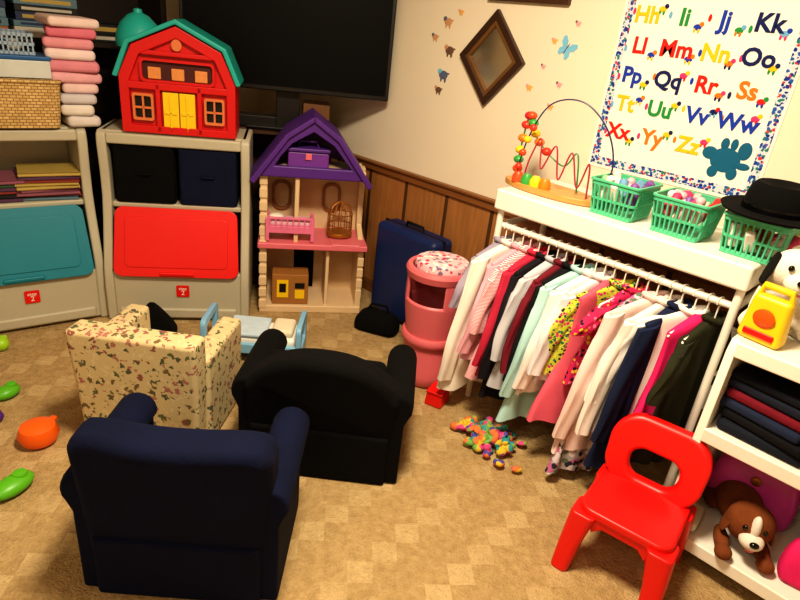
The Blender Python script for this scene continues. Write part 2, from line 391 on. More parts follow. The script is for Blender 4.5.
f=MB(); f.box((0,.115,.385),(2*w+.02,.29,.03)); f.box((.165,.03,.40),(.15,.12,.012)); f.obj('upper_floor',M_pink,e,bevel=.008)
MB().box((0,.14,.765),(.5,.22,.02)).obj('attic_floor',M_cream,e,bevel=.004)
r=MB()
for sx_ in (-1,1):
    r.loft([[Vector((sx_*x-.02,y,z)) for x,z in ((0,1.035),(.13,.945),(.30,.715),(.278,.70),(.115,.925),(0,1.007))] for y in (-.03,.28)])
r.obj('roof',M_purple,e,bevel=.005)
g=MB(); g.ringplate([(-.29,.735),(.25,.735),(.12,.935),(-.02,1.025),(-.155,.935),(-.22,.83)],[(-.20,.79),(.17,.79),(.08,.90),(-.02,.96),(-.12,.90),(-.17,.84)],-.012,.02,'xz'); g.obj('gable_trim',M_purple,e,bevel=.006)
g=MB(); g.prism([(-.22,.79),(.2,.79),(.09,.92),(-.02,.99),(-.13,.92)],.245,.26,'xz'); g.obj('gable_wall',M_purple,e)
for x in (-.165,.10):
    MB().ringplate(rrect(x-.05,.50,x+.05,.66,.045),rrect(x-.036,.515,x+.036,.645,.034),.236,.252,'xz').obj('window_frame',mat('wood_frame',C(150,100,60),.5),e)
def DH(x,y,z): 
    v=Matrix.Rotation(DR,4,'Z')@Vector((x,y,0)); return (DP[0]+v.x,DP[1]+v.y,z)
e=thing('toy_carrier','small purple toy carrier box on the dollhouse attic','toy',DH(-.04,.07,.7765),DR)
MB().box((0,0,.04),(.2,.10,.08),top=(1,.9)).obj('body',mat('violet',C(112,50,150),.4),e,bevel=.008); MB().box((0,0,.09),(.21,.11,.018)).obj('lid',M_purple,e,bevel=.006)
MB().tube([(-.05,0,.098),(-.04,0,.125),(.04,0,.125),(.05,0,.098)],.006).obj('handle',M_purple,e)
MB().box((0,-.053,.06),(.03,.008,.03)).obj('latch',M_pink,e,bevel=.002)
e=thing('toy_crib','pink plastic toy crib on the dollhouse upper floor','toy crib',DH(-.12,.05,.4075),DR); e.scale=(1.25,1.1,1.2)
b=MB(); b.box((0,0,.05),(.19,.11,.03)); 
for x in (-.09,.09):
    for y in (-.05,.05): b.box((x,y,.05),(.014,.014,.10))
    b.box((x,0,.09),(.012,.10,.012))
for i in range(8): b.box((-.08+i*.023,-.052,.075),(.006,.006,.05))
b.box((0,-.052,.10),(.18,.01,.01)); b.obj('frame',mat('soft_pink',C(228,120,160),.4),e,bevel=.002)
MB().box((0,0,.075),(.165,.09,.025)).obj('bedding',mat('crib_quilt',C(226,180,200),.9),e,bevel=.01)
MB().sphere((-.055,0,.095),(.03,.035,.012)).obj('pillow',M_white,e)
e=thing('toy_birdcage','gold wire toy cage on the dollhouse upper floor','toy cage',DH(.14,.11,.4135),DR); e.scale=(1.35,1.2,1.2)
M_gold=mat('gold_wire',C(170,110,40),.35,metal=.6); b=MB().lathe([(.05,0),(.052,.012),(.05,.016)],20)
for i in range(12):
    a=i*pi/6; b.tube([(.047*math.cos(a),.047*math.sin(a),.01),(.047*math.cos(a),.047*math.sin(a),.10),(.035*math.cos(a),.035*math.sin(a),.135),(0,0,.155)],.002,5)
for zz in (.05,.10): b.tube([(.048*math.cos(a*pi/10),.048*math.sin(a*pi/10),zz) for a in range(20)],.0025,5,closed=True)
b.obj('wire_frame',M_gold,e)
e=thing('toy_crate','brown and yellow toy crate inside the dollhouse','toy box',DH(-.11,.075,.0415),DR)
MB().box((0,0,.085),(.19,.12,.17)).obj('body',mat('kraft',C(160,108,52),.6),e,bevel=.004)
MB().box((-.04,-.0615,.09),(.06,.003,.10)).box((.05,-.0615,.06),(.05,.003,.05)).obj('printed_panel',M_yel,e)
MB().box((-.04,-.0635,.095),(.035,.002,.05)).box((.05,-.0635,.11),(.05,.002,.03)).obj('picture_panel',M_dark,e)
# ---------------------------------------------------------------- suitcase, black bag
e=thing('suitcase','dark blue hard suitcase standing against the wainscot','suitcase',(2.165,1.95,0),0)
M_case=mat('case_blue',C(14,38,92),.5,.2,8,.2)
MB().box((0,0,.275),(.15,.42,.50)).obj('shell',M_case,e,bevel=.03,seg=5)
MB().box((0,0,.275),(.012,.425,.505)).obj('zipper',M_dark,e,bevel=.004)
MB().tube([(0,-.06,.525),(0,-.055,.55),(0,.055,.55),(0,.06,.525)],.008).obj('handle',M_dark,e)
for y in (-.15,.15): MB().lathe([(.02,-.012),(.022,0),(.02,.012)],14).obj('wheel',M_dark,e,loc=(0,y,.022),rot=(0,pi/2,0))
e=thing('black_bag','small black bag slumped on the carpet','bag',(1.965,1.955,0),.5)
b=MB(); b.loft([[Vector((x*k+.01*math.sin(5*y),y*k,z)) for x,y in rrect(-.07,-.12,.07,.12,.04)] for z,k in ((0,.9),(.02,1.0),(.07,.95),(.10,.7),(.11,.35))]); b.obj('body',M_black,e,sub=1)
MB().tube([(0,-.06,.10),(.01,-.04,.14),(.01,.04,.14),(0,.06,.10)],.007).obj('handle',M_black,e)
# ---------------------------------------------------------------- pink toy seat
e=thing('pink_toy_seat','pink plastic child seat with open upper ring and printed cushion','toy seat',(1.845,1.49,0),0)
b=MB(); b.lathe([(.108,0),(.122,.02),(.126,.06),(.112,.09),(.118,.26),(.132,.36),(.136,.40),(.126,.41),(.112,.38),(.104,.05)],36); b.obj('body',M_dpink,e,bevel=.004)
MB().lathe([(.124,.205),(.133,.215),(.135,.235),(.127,.248),(.118,.248),(.118,.205)],36,cap=False).obj('band',M_dpink,e)
def arcwall(a0,a1,z0,z1,r0=.120,r1=.136,n=14):
    b=MB(); rings=[]
    for i in range(n+1):
        a=rad(a0+(a1-a0)*i/n); c_,s_=math.cos(a),math.sin(a)
        rings.append([Vector((r0*c_,r0*s_,z0)),Vector((r1*c_,r1*s_,z0)),Vector((r1*c_,r1*s_,z1)),Vector((r0*c_,r0*s_,z1))])
    b.loft(rings); return b
arcwall(-125,150,.395,.515,n=24).obj('side_wall',M_dpink,e,bevel=.008)
MB().lathe([(.120,.505),(.138,.51),(.146,.54),(.138,.555),(.118,.555),(.114,.51)],36,cap=False).obj('top_ring',M_dpink,e,bevel=.002)
M_bagpat=pattern('bag_print',C(226,190,196),[C(200,60,100),C(240,230,225),C(130,110,140),C(220,130,150)],45,.45,.6)
b=MB(); b.lathe([(.09,.50),(.108,.51),(.120,.55),(.112,.575),(.08,.585),(.03,.585),(.01,.58)],28,c=(.012,.0,0)); b.obj('cushion_top',M_bagpat,e)
e=thing('red_toy_box','small red plastic box on the carpet beside the rack','toy',(1.735,1.315,0),.3)
MB().box((0,0,.03),(.10,.08,.06),top=(.9,.9)).obj('body',M_red,e,bevel=.008)
MB().box((0,0,.065),(.096,.074,.010)).obj('lid',M_red,e,bevel=.003)
# ---------------------------------------------------------------- doll bed, black pouch
e=thing('doll_bed','light blue plastic doll bed with white bedding','doll bed',(1.325,2.10,0),rad(-44))
b=MB()
for x in (-.21,.21): b.ringplate(rrect(-.11,.0,.11,.20,.03),rrect(-.075,.07,.075,.165,.02),x-.012,x+.012,'yz')
b.box((0,-.10,.08),(.42,.02,.05)); b.box((0,.10,.08),(.42,.02,.05)); b.box((0,0,.06),(.42,.2,.02))
b.obj('frame',M_lblue,e,bevel=.006)
MB().box((0,0,.10),(.39,.17,.06)).obj('mattress',M_white,e,bevel=.02)
MB().box((.13,0,.145),(.10,.14,.04)).obj('pillow',mat('cream_pillow',C(225,215,190),.9),e,bevel=.018,seg=4)
MB().box((-.03,0,.137),(.18,.18,.02)).obj('blanket',mat('pale_blanket',C(190,210,226),.9,.2,20),e,bevel=.009)
e=thing('black_pouch','black fabric pouch with a peaked top near the organizer','pouch',(1.02,2.50,0),DR); e.scale=(1.1,1,1.15)
MB().loft([[Vector((x*k,y*k2,z)) for x,y in rrect(-.1,-.06,.1,.06,.03)] for z,k,k2 in ((0,.95,.95),(.03,1.02,1),(.09,.6,.7),(.14,.22,.3),(.155,.06,.1))]).obj('body',M_black,e,sub=1)
MB().box((.0,-.055,.04),(.05,.01,.04),rot=(-.3,0,0)).obj('flap',M_navy,e,bevel=.003)
# ---------------------------------------------------------------- armchairs
def armchair(label,loc,rz,w,d,h,ah,M,style,group='child size armchairs',name='child_armchair'):
    e=thing(name,label,'armchair',loc,rz,group); w2=w/2
    aw=.085
    iw=w2-aw
    MB().box((0,d*.52,.10),(2*iw+.03,d*.88,.199)).obj('seat_base',M,e,bevel=.012)
    MB().box((0,d*.56,.235 if style!='box' else .2),(2*iw,d*.80,.075)).obj('seat_cushion',M,e,bevel=.03,seg=4)
    n=16; out=[]
    bw=iw+.045 if style!='box' else w2-.01
    if style=='camel':
        for i in range(n+1):
            t=-1+2*i/n; out.append((bw*t,h-.15*abs(t)**2.3))
    elif style=='round':
        for i in range(n+1):
            t=-1+2*i/n; out.append((bw*t,h-.035*abs(t)**6-.01*t*t))
    else:
        out=[(-bw,h),(bw,h)]
    prof=[(-bw*.94,.004),(-bw*.97,.2)]+out+[(bw*.97,.2),(bw*.94,.004)]
    th=.12 if style!='box' else .10
    b=MB()
    def yy(x,z,t): return t*th+(.05*(x/bw)**2 if style!='box' else 0)-.03*max(0,z-.15)/.4
    b.loft([[Vector((x,yy(x,z,t),z)) for x,z in prof] for t in (0,1)])
    b.obj('backrest',M,e,bevel=.035 if style!='box' else .018,seg=5)
    if style!='box':
        MB().box((0,th+.045,h*.60),(2*iw*.92,.07,h*.46)).obj('back_cushion',M,e,bevel=.03,seg=4)
    for sgn in (-1,1):
        b=MB()
        if style=='box':
            b.box((sgn*(w2-.045),th+(d-th)*.5-.02,ah/2),(.085,d-th+.02,ah))
            b.obj('arm',M,e,bevel=.018,seg=4)
        else:
            r=.055; cxx=sgn*(w2-r); pts=[]
            for i in range(15):
                a=rad(-60+ (300*i/14)) if sgn>0 else rad(240-300*i/14)
                pts.append((cxx+r*math.cos(a),ah-r+r*math.sin(a)))
            xi=sgn*(w2-aw-.01); xo=sgn*(w2-.025)
            P=[(xi,.004),(xo,.004),(xo,ah-r*2.2)]+pts[1:-2]+[(xi,ah-r*1.5)]
            b.loft([[Vector((x*k+ (1-k)*cxx,y,(z-.1)*k2+.1 if z>.1 else z)) for x,z in P] for y,k,k2 in ((.05,.95,.97),(.075,1,1),(d-.03,1,1),(d,.94,.97))])
            b.obj('arm',M,e,bevel=.012,seg=2)
    return e
def PQ(p,q): return ((q+p)/math.sqrt(2),(q-p)/math.sqrt(2),0)
armchair('dark blue suede child armchair seen from behind',PQ(-.452,1.07),rad(-45),.57,.42,.545,.395,M_blue,'round')
armchair('black plush child armchair with arched back',PQ(-.155,1.58),rad(-48),.61,.42,.50,.37,M_black,'camel')
M_floral=pattern('floral_fabric',C(206,188,146),[C(146,92,84),C(104,108,74),C(170,116,104),C(120,100,70),C(214,198,158),C(214,198,158),C(92,92,70)],36,.40,2.2)
armchair('beige floral print boxy child armchair',PQ(-.785,1.69),rad(-50),.46,.42,.455,.36,M_floral,'box')
# ---------------------------------------------------------------- carpet toys
e=thing('orange_toy_pot','orange plastic toy pot with stub handle on the carpet','toy',(.384,1.987,0),.6)
MB().lathe([(.03,0),(.055,.012),(.066,.04),(.055,.07),(.03,.082),(.008,.085)],24).obj('body',M_orange,e); MB().box((.07,0,.05),(.03,.025,.018)).obj('handle',M_orange,e,bevel=.006)
for loc,sz,mm,lb in (((.374,2.335,0),(.05,.035,.025),M_green,'green plastic toy piece on the carpet'),((.25,1.78,0),(.07,.04,.028),M_green,'long green plastic toy scoop on the carpet'),((.45,2.72,0),(.03,.03,.03),mat('lime',C(160,210,40),.4),'small lime plastic ball on the carpet'),((.30,2.19,0),(.03,.022,.02),M_purple,'small purple toy piece on the carpet')):
    e=thing('plastic_toy',lb,'toy',loc,.4); 
    MB().sphere((0,0,sz[2]),sz).obj('body',mm,e); 
    MB().lathe([(sz[1]*.6,sz[2]*1.5),(sz[1]*.5,sz[2]*2.1),(sz[1]*.2,sz[2]*2.2)],14,c=(sz[0]*.4,0,0)).obj('knob',mm,e)
# ---------------------------------------------------------------- garment rack
RY0,RY1=.385,1.265; RXC=2.06
e=thing('garment_rack','white clothes rack with shelf top and hanging rod','clothes rack',(RXC,(RY0+RY1)/2,0))
yc=(RY0+RY1)/2; L=RY1-RY0
b=MB(); b.box((0,0,.925),(.40,L+.04,.03)); b.box((-.19,0,.9),(.022,L+.04,.08)); b.box((.19,0,.9),(.022,L+.04,.08)); 
for s_ in (-1,1): b.box((0,s_*(L/2+.01),.9),(.38,.022,.08))
b.obj('top_shelf',M_white,e,bevel=.01)
for s_ in (-1,1):
    for x in (-.17,.17): MB().tube([(x,s_*L/2,0),(x,s_*L/2,.88)],.013,12).obj('post',M_white,e)
    MB().tube([(-.17,s_*L/2,.797),(.17,s_*L/2,.797)],.012,10).obj('crossbar',M_white,e)
    MB().tube([(-.17,s_*L/2,.10),(.17,s_*L/2,.10)],.012,10).obj('crossbar',M_white,e)
RODX=1.905; RZ=.797
MB().tube([(RODX-RXC,-L/2,RZ),(RODX-RXC,L/2,RZ)],.012,12).obj('hanging_rod',M_white,e)
MB().tube([(.17,-L/2,.10),(.17,L/2,.10)],.012,10).obj('base_bar',M_white,e)
# garments
def fm(c,var=.12): return mat('garment_fabric',c,.85,var,9,.35,320)
M_pr=pattern('bright_print',C(190,200,66),[C(40,30,40),C(200,50,110),C(226,216,96),C(40,110,84)],95,.5,.8)
M_stripe=stripes('pink_stripe',C(220,90,120),C(240,225,225),60,'Z')
M_fl2=pattern('soft_flowers',C(236,226,220),[C(224,150,170),C(210,90,120),C(150,180,170)],60,.3,.5)
M_pr3=pattern('magenta_print',C(196,40,90),[C(240,200,60),C(30,30,50),C(240,120,160)],60,.38,.6)
M_tul=pattern('pastel_tulle',C(170,168,172),[C(210,200,210),C(100,120,100),C(190,110,160),C(50,50,66)],50,.6,.6)
HZ=RZ-.06
hr=MB()
pts=[(.016*math.sin(a),0,.06+.016*math.cos(a)) for a in [rad(x) for x in range(-120,181,20)]]
hr.tube(pts+[(0,0,.03),(0,0,.0)],.0025,6)
hr.tube([(0,0,.0),(.06,0,-.022),(.125,0,-.05),(.13,0,-.06),(.12,0,-.066),(-.12,0,-.066),(-.13,0,-.06),(-.125,0,-.05),(-.06,0,-.022),(0,0,0)],.0042,6)
hang0=hr.obj('clothes_hanger',M_white,loc=(RODX,0,HZ)); hcount=0
def garment(y,M,L,W,sl,sw,lb,cat='shirt',flare=0,lean=.07,Mt=None):
    global hcount
    a=rad(sw)
    if hcount==0: h=hang0
    else:
        h=hang0.copy(); COL.objects.link(h)
    hcount+=1
    h.location=(RODX,y,HZ); h.rotation_euler=(0,0,a); tag(h,'white plastic clothes hanger on the rod','hanger','white clothes hangers')
    nm={'dress':'hanging_dress','jacket':'hanging_jacket','skirt':'hanging_skirt'}.get(cat,'hanging_shirt')
    e=thing(nm,lb,cat,(RODX,y,HZ),a,'hanging children clothes')
    ph=random.uniform(0,6); N=60; K=random.choice((3,4,5,6)); rings=[]
    lv=[(0.004,.035,.016),(-.008,.05,.02),(-.03,W*.36,.02),(-.05,W*.5,.018)]
    nl=18
    for i in range(1,nl+1):
        t=i/nl; lv.append((-.05-(L-.05)*t,W*(.5-.05*math.sin(pi*min(t*1.4,1)))*(1+flare*t*t),.018+.006*t+.02*flare*t))
    for z,hw,ht in lv:
        t=max(0,-z/L); ring=[]
        for k in range(N):
            th=2*pi*k/N; c_,s_=math.cos(th),math.sin(th)
            x=hw*math.copysign(abs(c_)**.8,c_); yv=ht*math.copysign(abs(s_)**.7,s_)
            x+=-lean*t**1.5+.004*math.sin(3*th+ph+6*t)
            fo=math.sin(x*K*12+ph+2.5*t)*.009*min(1,t*1.8)+math.sin(x*K*23+ph*2-4*t)*.0035*t+.004*math.sin(6*t+x*18+ph)*t
            ring.append(Vector((x,yv+fo,z+.012*math.sin(x*26+ph)*t)))
        rings.append(ring)
    MB().loft(rings).obj('bodice',M,e)
    if sl:
        for sg in (-1,1):
            rr=[]; bend=random.uniform(-.01,.02); k1=random.uniform(.002,.004)
            for i in range(16):
                t=i/15; px=sg*(W*.5-.026+.045*math.sin(t*pi*.6))-lean*.6*t+(-.012*t if sg<0 else 0); pz=-.052-sl*t; r1=.046-.014*t; r2=.02-.003*t
                rr.append([Vector((px+r1*math.cos(k*2*pi/20)+k1*math.sin(t*11+ph),r2*math.sin(k*2*pi/20)-bend*math.sin(t*pi)-.012*t*(1 if sg<0 else 0)+.003*math.sin(t*9+ph)+.004*math.sin(k*1.26+ph+t*5),pz+(.016*math.cos(k*2*pi/20)*sg*-1 if i<3 else 0))) for k in range(20)])
            MB().loft(rr).obj('sleeve',Mt or M,e)
    if cat not in('dress','skirt'):
        MB().tube([(.044*math.cos(t*pi/8),.024*math.sin(t*pi/8),.006+.006*math.cos(t*pi/4)) for t in range(16)],.009,8,closed=True).obj('collar',Mt or M,e)
    return e
M_w1=fm(C(240,236,234))
G=[(1.235,fm(C(156,146,168)),.36,.26,.2,-14,'grey lilac short shirt on a hanger','shirt',0),
(1.20,fm(C(240,230,220)),.62,.31,.52,-18,'cream long sleeve jacket on a hanger','jacket',.1),
(1.155,fm(C(226,166,182)),.46,.28,.36,-12,'rose pink shirt on a hanger','shirt',0),
(1.12,M_stripe,.52,.27,.26,-14,'pink striped shirt on a hanger','shirt',0),
(1.08,fm(C(186,44,72)),.48,.28,.38,-12,'crimson pink shirt on a hanger','shirt',0),
(1.04,fm(C(28,24,32)),.58,.28,.42,-14,'black long sleeve shirt on a hanger','shirt',0),
(1.00,fm(C(196,196,206)),.50,.28,.32,-14,'light grey shirt on a hanger','shirt',0),
(.965,fm(C(112,28,42)),.42,.27,.35,-10,'maroon shirt on a hanger','shirt',0),
(.93,fm(C(22,20,26)),.54,.27,.38,-14,'black cardigan on a hanger','jacket',0),
(.89,fm(C(176,216,216)),.61,.30,.44,-22,'pale aqua long shirt on a hanger','shirt',.15),
(.845,fm(C(240,230,228)),.46,.30,.38,-22,'pale blush white shirt on a hanger','shirt',.05),
(.81,fm(C(222,216,222)),.40,.28,.3,-20,'pale grey blouse on a hanger','shirt',0),
(.775,fm(C(218,96,118)),.54,.26,.0,-16,'coral pink dress on a hanger','dress',.3),
(.735,M_pr,.35,.31,.22,-40,'bright lime and pink print blouse on a hanger','shirt',.1),
(.69,M_pr3,.36,.24,.10,-26,'magenta print top on a hanger','shirt',.0),
(.655,M_tul,.69,.26,.0,-18,'pale patterned tulle skirt dress on a hanger','dress',.35),
(.62,fm(C(238,212,208)),.60,.32,.48,-28,'long pale pink shirt on a hanger','shirt',.12),
(.575,fm(C(238,228,222)),.48,.29,.42,-22,'off white shirt on a hanger','shirt',.05),
(.54,fm(C(26,36,66)),.60,.27,.42,-18,'navy blue jacket on a hanger','jacket',0),
(.497,M_w1,.42,.34,.30,-42,'white collared shirt on a hanger','shirt',.05),
(.46,M_hotpink,.46,.26,.0,-22,'hot pink dress on a hanger','dress',.15),
(.43,fm(C(44,46,30)),.50,.25,.2,-14,'dark olive top on a hanger','shirt',0)]
for g in G: garment(*g[:7],cat=g[7],flare=g[8])
M_multi=pattern('multicolour_ruffle',C(190,70,120),[C(60,150,150),C(210,180,60),C(210,80,140),C(90,80,160),C(216,120,70),C(120,170,90)],38,.9,.5)
b=MB()
for i in range(110):
    a=random.uniform(0,2*pi); r=min(abs(random.gauss(0,.6)),1.25); x,y=.14*r*math.cos(a),.09*r*math.sin(a); zz=.02+.05*math.exp(-r*r*1.5)*random.random()
    b.sphere((x,y,zz),(random.uniform(.014,.026),random.uniform(.012,.024),random.uniform(.010,.018)),9,rot=(random.uniform(-.6,.6),random.uniform(-.6,.6),random.uniform(0,3)))
tag(b.obj('feather_ruffle',M_multi,loc=(1.685,.985,0),rot=(0,0,1.4)),'multicolour fluffy ruffled costume piece on the carpet','costume ruffle',kind='stuff')
# ---------------------------------------------------------------- baskets on rack shelf
def green_basket(loc,rz,lb):
    e=thing('green_basket',lb,'basket',loc,rz,'mint green baskets'); b=MB()
    w,d,h=.088,.092,.115
    def rr(k): return [(x*k,y*k) for x,y in rrect(-d,-w,d,w,.018)]
    for z0,z1,k in ((0,.014,.86),(.05,.058,.93),(.10,.115,1.0)):
        b.ringplate(rr(k),[(x*.955,y*.955) for x,y in rr(k)],z0,z1,'xy')
    b.box((0,0,.003),(d*1.68,w*1.68,.006))
    def edge(p0,p1,cnt):
        for i in range(cnt):
            t=(i+.5)/cnt; x=p0[0]+(p1[0]-p0[0])*t; y=p0[1]+(p1[1]-p0[1])*t
            b.tube([(x*.85,y*.85,.008),(x*.985,y*.985,.108)],.0036,5)
    edge((-d,-w+.01),(-d,w-.01),9); edge((d,-w+.01),(d,w-.01),9); edge((-d+.01,-w),(d-.01,-w),10); edge((-d+.01,w),(d-.01,w),10)
    b.obj('body',M_mint,e); 
    r=MB(); r.ringplate([(x*1.05,y*1.05) for x,y in rr(1)],[(x*.95,y*.95) for x,y in rr(1)],.112,.12,'xy'); r.obj('rim',M_mint,e,bevel=.002)
    return e
ccs=[C(210,60,110),C(232,180,190),C(230,200,90),C(110,160,200),C(236,232,226),C(130,80,160),C(200,50,50),C(140,190,140)]
TM=[mat('small_toy',c,.5,.08) for c in ccs]
BPos=((2.0,.855),(2.0,.635),(2.0,.415))
for k,(x,y) in enumerate(BPos):
    green_basket((x,y,.9415),random.uniform(-.06,.06),['mint green slatted basket of small toys beside the bead maze','mint green slatted basket of pink toys','mint green slatted basket beneath a black hat'][k])
    for i in range(12):
        xx=x-.055+.037*(i%4); yv=y-.05+.05*(i//4); zz=.985+random.uniform(0,.016) if k<2 else .965
        b=MB()
        if i%3==0: b.sphere((0,0,.03),(.024,.02,.036),12); b.sphere((0,0,.068),.015,12)
        elif i%3==1: b.box((0,0,.035),(.035,.03,.07),top=(.7,.7))
        else: b.lathe([(.018,0),(.022,.03),(.014,.05),(.016,.07),(.004,.078)],12)
        o=b.obj('small_toy',TM[random.choice((0,1,4,1,4,2,5,4,6,7,0,1)) if k else random.choice((0,1,2,3,4,5,4,7,3))],loc=(xx,yv,zz),rot=(random.uniform(-.6,.6),random.uniform(-.6,.6),random.uniform(0,3)),bevel=.004 if i%3==1 else 0)
        tag(o,'small colourful plastic toy inside the green basket','toy','small toys in green baskets')
e=thing('black_hat','black felt fedora hat resting on the green basket','hat',(1.985,.395,1.064),.2,rot=(.0,-.06,.2))
M_felt=mat('black_felt',C(9,9,10),.95,.3,20,.3)
b=MB(); b.lathe([(.075,.012),(.105,.008),(.135,.014),(.14,.022),(.134,.022),(.105,.015),(.075,.02)],40,k=(1,1.05),cap=False); b.obj('brim',M_felt,e)
b=MB(); b.lathe([(.082,.010),(.08,.05),(.074,.085),(.062,.10),(.045,.096),(.02,.088),(.002,.086)],36,k=(.9,1.1)); b.obj('crown',M_felt,e)
MB().lathe([(.0835,.014),(.0825,.038)],36,k=(.9,1.1),cap=False).obj('band',M_blk,e)
# bead maze
e=thing('bead_maze','wooden bead maze toy with curved coloured wires','bead maze toy',(2.0,1.14,.9415),0); e.scale=(1.05,1.15,1.05)
MB().loft([[Vector((x*.45,y,z)) for x,y in [(.17*math.cos(a*pi/16),.175*math.sin(a*pi/16)) for a in range(32)]] for z in (0,.022)]).obj('base',M_maple,e,bevel=.005)
M_wb=mat('wire_blue',C(30,34,90),.35); M_wr=mat('wire_red',C(170,40,70),.35); M_wg=mat('wire_green',C(40,130,80),.35)
def cr(P,n=10):
    P=[Vector(p) for p in P]; P=[P[0]]+P+[P[-1]]; out=[]
    for i in range(1,len(P)-2):
        for k in range(n):
            t=k/n; a,b_,c_,d_=P[i-1],P[i],P[i+1],P[i+2]
            out.append(.5*((2*b_)+(-a+c_)*t+(2*a-5*b_+4*c_-d_)*t*t+(-a+3*b_-3*c_+d_)*t**3))
    out.append(P[-2]); return out
W1=cr([(.02,-.15,.02),(.03,-.18,.13),(.02,-.14,.25),(0,-.05,.325),(-.02,.05,.30),(-.02,.11,.17),(-.02,.13,.02)])
W2=cr([(-.02,-.14,.02),(-.03,-.13,.14),(-.02,-.10,.05),(-.02,-.06,.16),(-.02,-.03,.06),(-.02,0,.17),(-.02,.04,.08),(0,.07,.18),(0,.10,.10),(0,.11,.02)])
W3=cr([(.03,-.08,.02),(.04,-.05,.15),(.03,-.01,.10),(.03,.10,.17),(.03,.145,.25),(.03,.16,.12),(.02,.15,.02)])
MB().tube(W1,.0026,6).obj('wire',M_wb,e); MB().tube(W2,.0028,6).obj('wire',M_wr,e); MB().tube(W3,.0028,6).obj('wire',M_wg,e)
bcs=[C(230,60,40),C(240,130,30),C(245,210,40),C(60,160,70),C(230,80,40),C(200,40,60)]
BBM=[mat('bead_paint',c,.35,.05) for c in bcs]
for i in range(11):
    p=W3[26+i*3]; MB().sphere((0,0,0),(.018,.018,.015),12).obj('bead',BBM[i%6],e,loc=p)
for i in range(5):
    p=W1[47+i*3]; MB().sphere((0,0,0),.013,12).obj('bead',BBM[(i*2)%6],e,loc=p)
for i in range(4): MB().lathe([(.02,0),(.02,.02),(.012,.035)],12).obj('peg',BBM[(i+1)%6],e,loc=(-.045,.0+i*.035,.022))
# ---------------------------------------------------------------- shelf unit
e=thing('shelf_unit','white shelf unit with three shelves beside the rack','shelf unit',(1.9,-.05,0))
b=MB()
def side(y0,y1):
    P=[(-.2,.0),(-.14,.0),(-.10,.05),(.10,.05),(.14,0),(.2,0),(.2,.775),(-.18,.775),(-.2,.74)]
    b.loft([[Vector((x,y,z)) for x,z in P] for y in (y0,y1)])
side(.355,.38); side(-.385,-.355)
for zz in (.095,.475,.76): b.box((0,0,zz),(.40,.72,.028)); b.box((-.192,0,zz-.008),(.02,.72,.045))
b.box((.195,0,.43),(.01,.72,.66)); b.obj('frame',M_white,e,bevel=.007)
dk=[C(28,32,44),C(18,18,22),C(34,42,66),C(110,24,40),C(30,34,48),C(20,22,30),C(50,50,60)]
for k,(y,n) in enumerate(((.17,6),(-.10,7))):
    z=.4905
    for i in range(n):
        h=random.uniform(.024,.034)
        folded(.30,.23,h,(1.88+random.uniform(-.03,.02),y+random.uniform(-.015,.015),z),random.uniform(-.2,.2),mat('dark_cloth',dk[(i+k*2)%7],.9,.3,14,.4),'dark folded jeans and shirts on the middle shelf','folded dark clothes'); z+=h+.0006
e=thing('yellow_toy_phone','yellow plastic toy with red dial on the shelf','toy',(1.770,.275,.7755),rad(-8)); e.scale=(.88,.88,.88)
MB().box((0,0,.075),(.07,.13,.15),top=(.6,.85)).obj('body',M_yel,e,bevel=.016,seg=4)
MB().tube([(0,-.045,.14),(0,-.04,.175),(0,.04,.175),(0,.045,.14)],.011,10).obj('handle',M_yel,e)
MB().lathe([(.03,0),(.032,.008),(.024,.012)],20).obj('dial',M_orange,e,loc=(-.03,0,.085),rot=(0,-pi/2-.2,0))
MB().box((-.036,0,.03),(.008,.09,.02)).obj('button_strip',M_red,e,bevel=.003)
def plush(loc,rz,Mb,Mear,Mmz,lb,k=1.0,lying=False,name='plush_dog'):
    e=thing(name,lb,'stuffed animal',loc,rz,rot=(0,0,rz)); e.scale=(k,k,k)
    b=MB()
    if lying:
        b.sphere((.0,.12,.07),(.075,.11,.065)); b.sphere((0,.02,.09),(.055,.06,.06)); b.sphere((0,-.03,.115),(.072,.068,.068))
        for s_ in (-1,1): b.sphere((s_*.06,-.04,.025),(.024,.07,.024)); b.sphere((s_*.07,.17,.03),(.03,.06,.03)); b.sphere((s_*.06,-.10,.026),(.028,.03,.024))
        b.tube([(0,.22,.06),(.03,.26,.07),(.05,.28,.10)],[.015,.013,.008]); hz=.115; hy=-.03
    else:
        b.sphere((0,.03,.07),(.065,.06,.075)); b.sphere((0,.0,.13),(.045,.045,.04)); b.sphere((0,-.01,.19),(.066,.062,.06))
        for s_ in (-1,1): b.tube([(s_*.05,0,.12),(s_*.065,-.02,.07),(s_*.05,-.04,.03)],[.022,.02,.022]); b.tube([(s_*.045,.02,.03),(s_*.07,-.02,.025),(s_*.075,-.05,.03)],[.03,.026,.028])
        b.tube([(0,.08,.03),(.02,.11,.05),(.03,.12,.09)],[.012,.012,.008]); hz=.19; hy=-.01
    b.obj('body',Mb,e,remesh=.007)
    MB().sphere((0,hy-.062,hz-.02),(.036,.034,.028)).sphere((0,hy-.05,hz+.015),(.016,.022,.05)).obj('muzzle',Mmz,e)
    MB().sphere((0,hy-.097,hz-.008),(.014,.010,.010),12).obj('nose',M_blk,e)
    MB().sphere((0,hy-.075,hz-.046),(.014,.01,.006),12).obj('mouth',M_pink,e)
    for s_ in (-1,1):
        MB().sphere((s_*.028,hy-.058,hz+.018),(.008,.007,.009),12).obj('eye',M_blk,e)
        MB().loft([[Vector((s_*(.052+.02*t+.006*math.cos(q)),hy+.0+(.022+.014*math.sin(pi*t))*math.sin(q),hz+.042-.095*t)) for q in [j*pi/6 for j in range(12)]] for t in (0,.2,.45,.7,.9,1)]).obj('ear',Mear,e,sub=1)
    return e
plush((1.875,.275,.7755),rad(-66),M_skinwhite,M_blkfur,M_skinwhite,'white plush puppy with black ears sitting on the shelf',1.0)
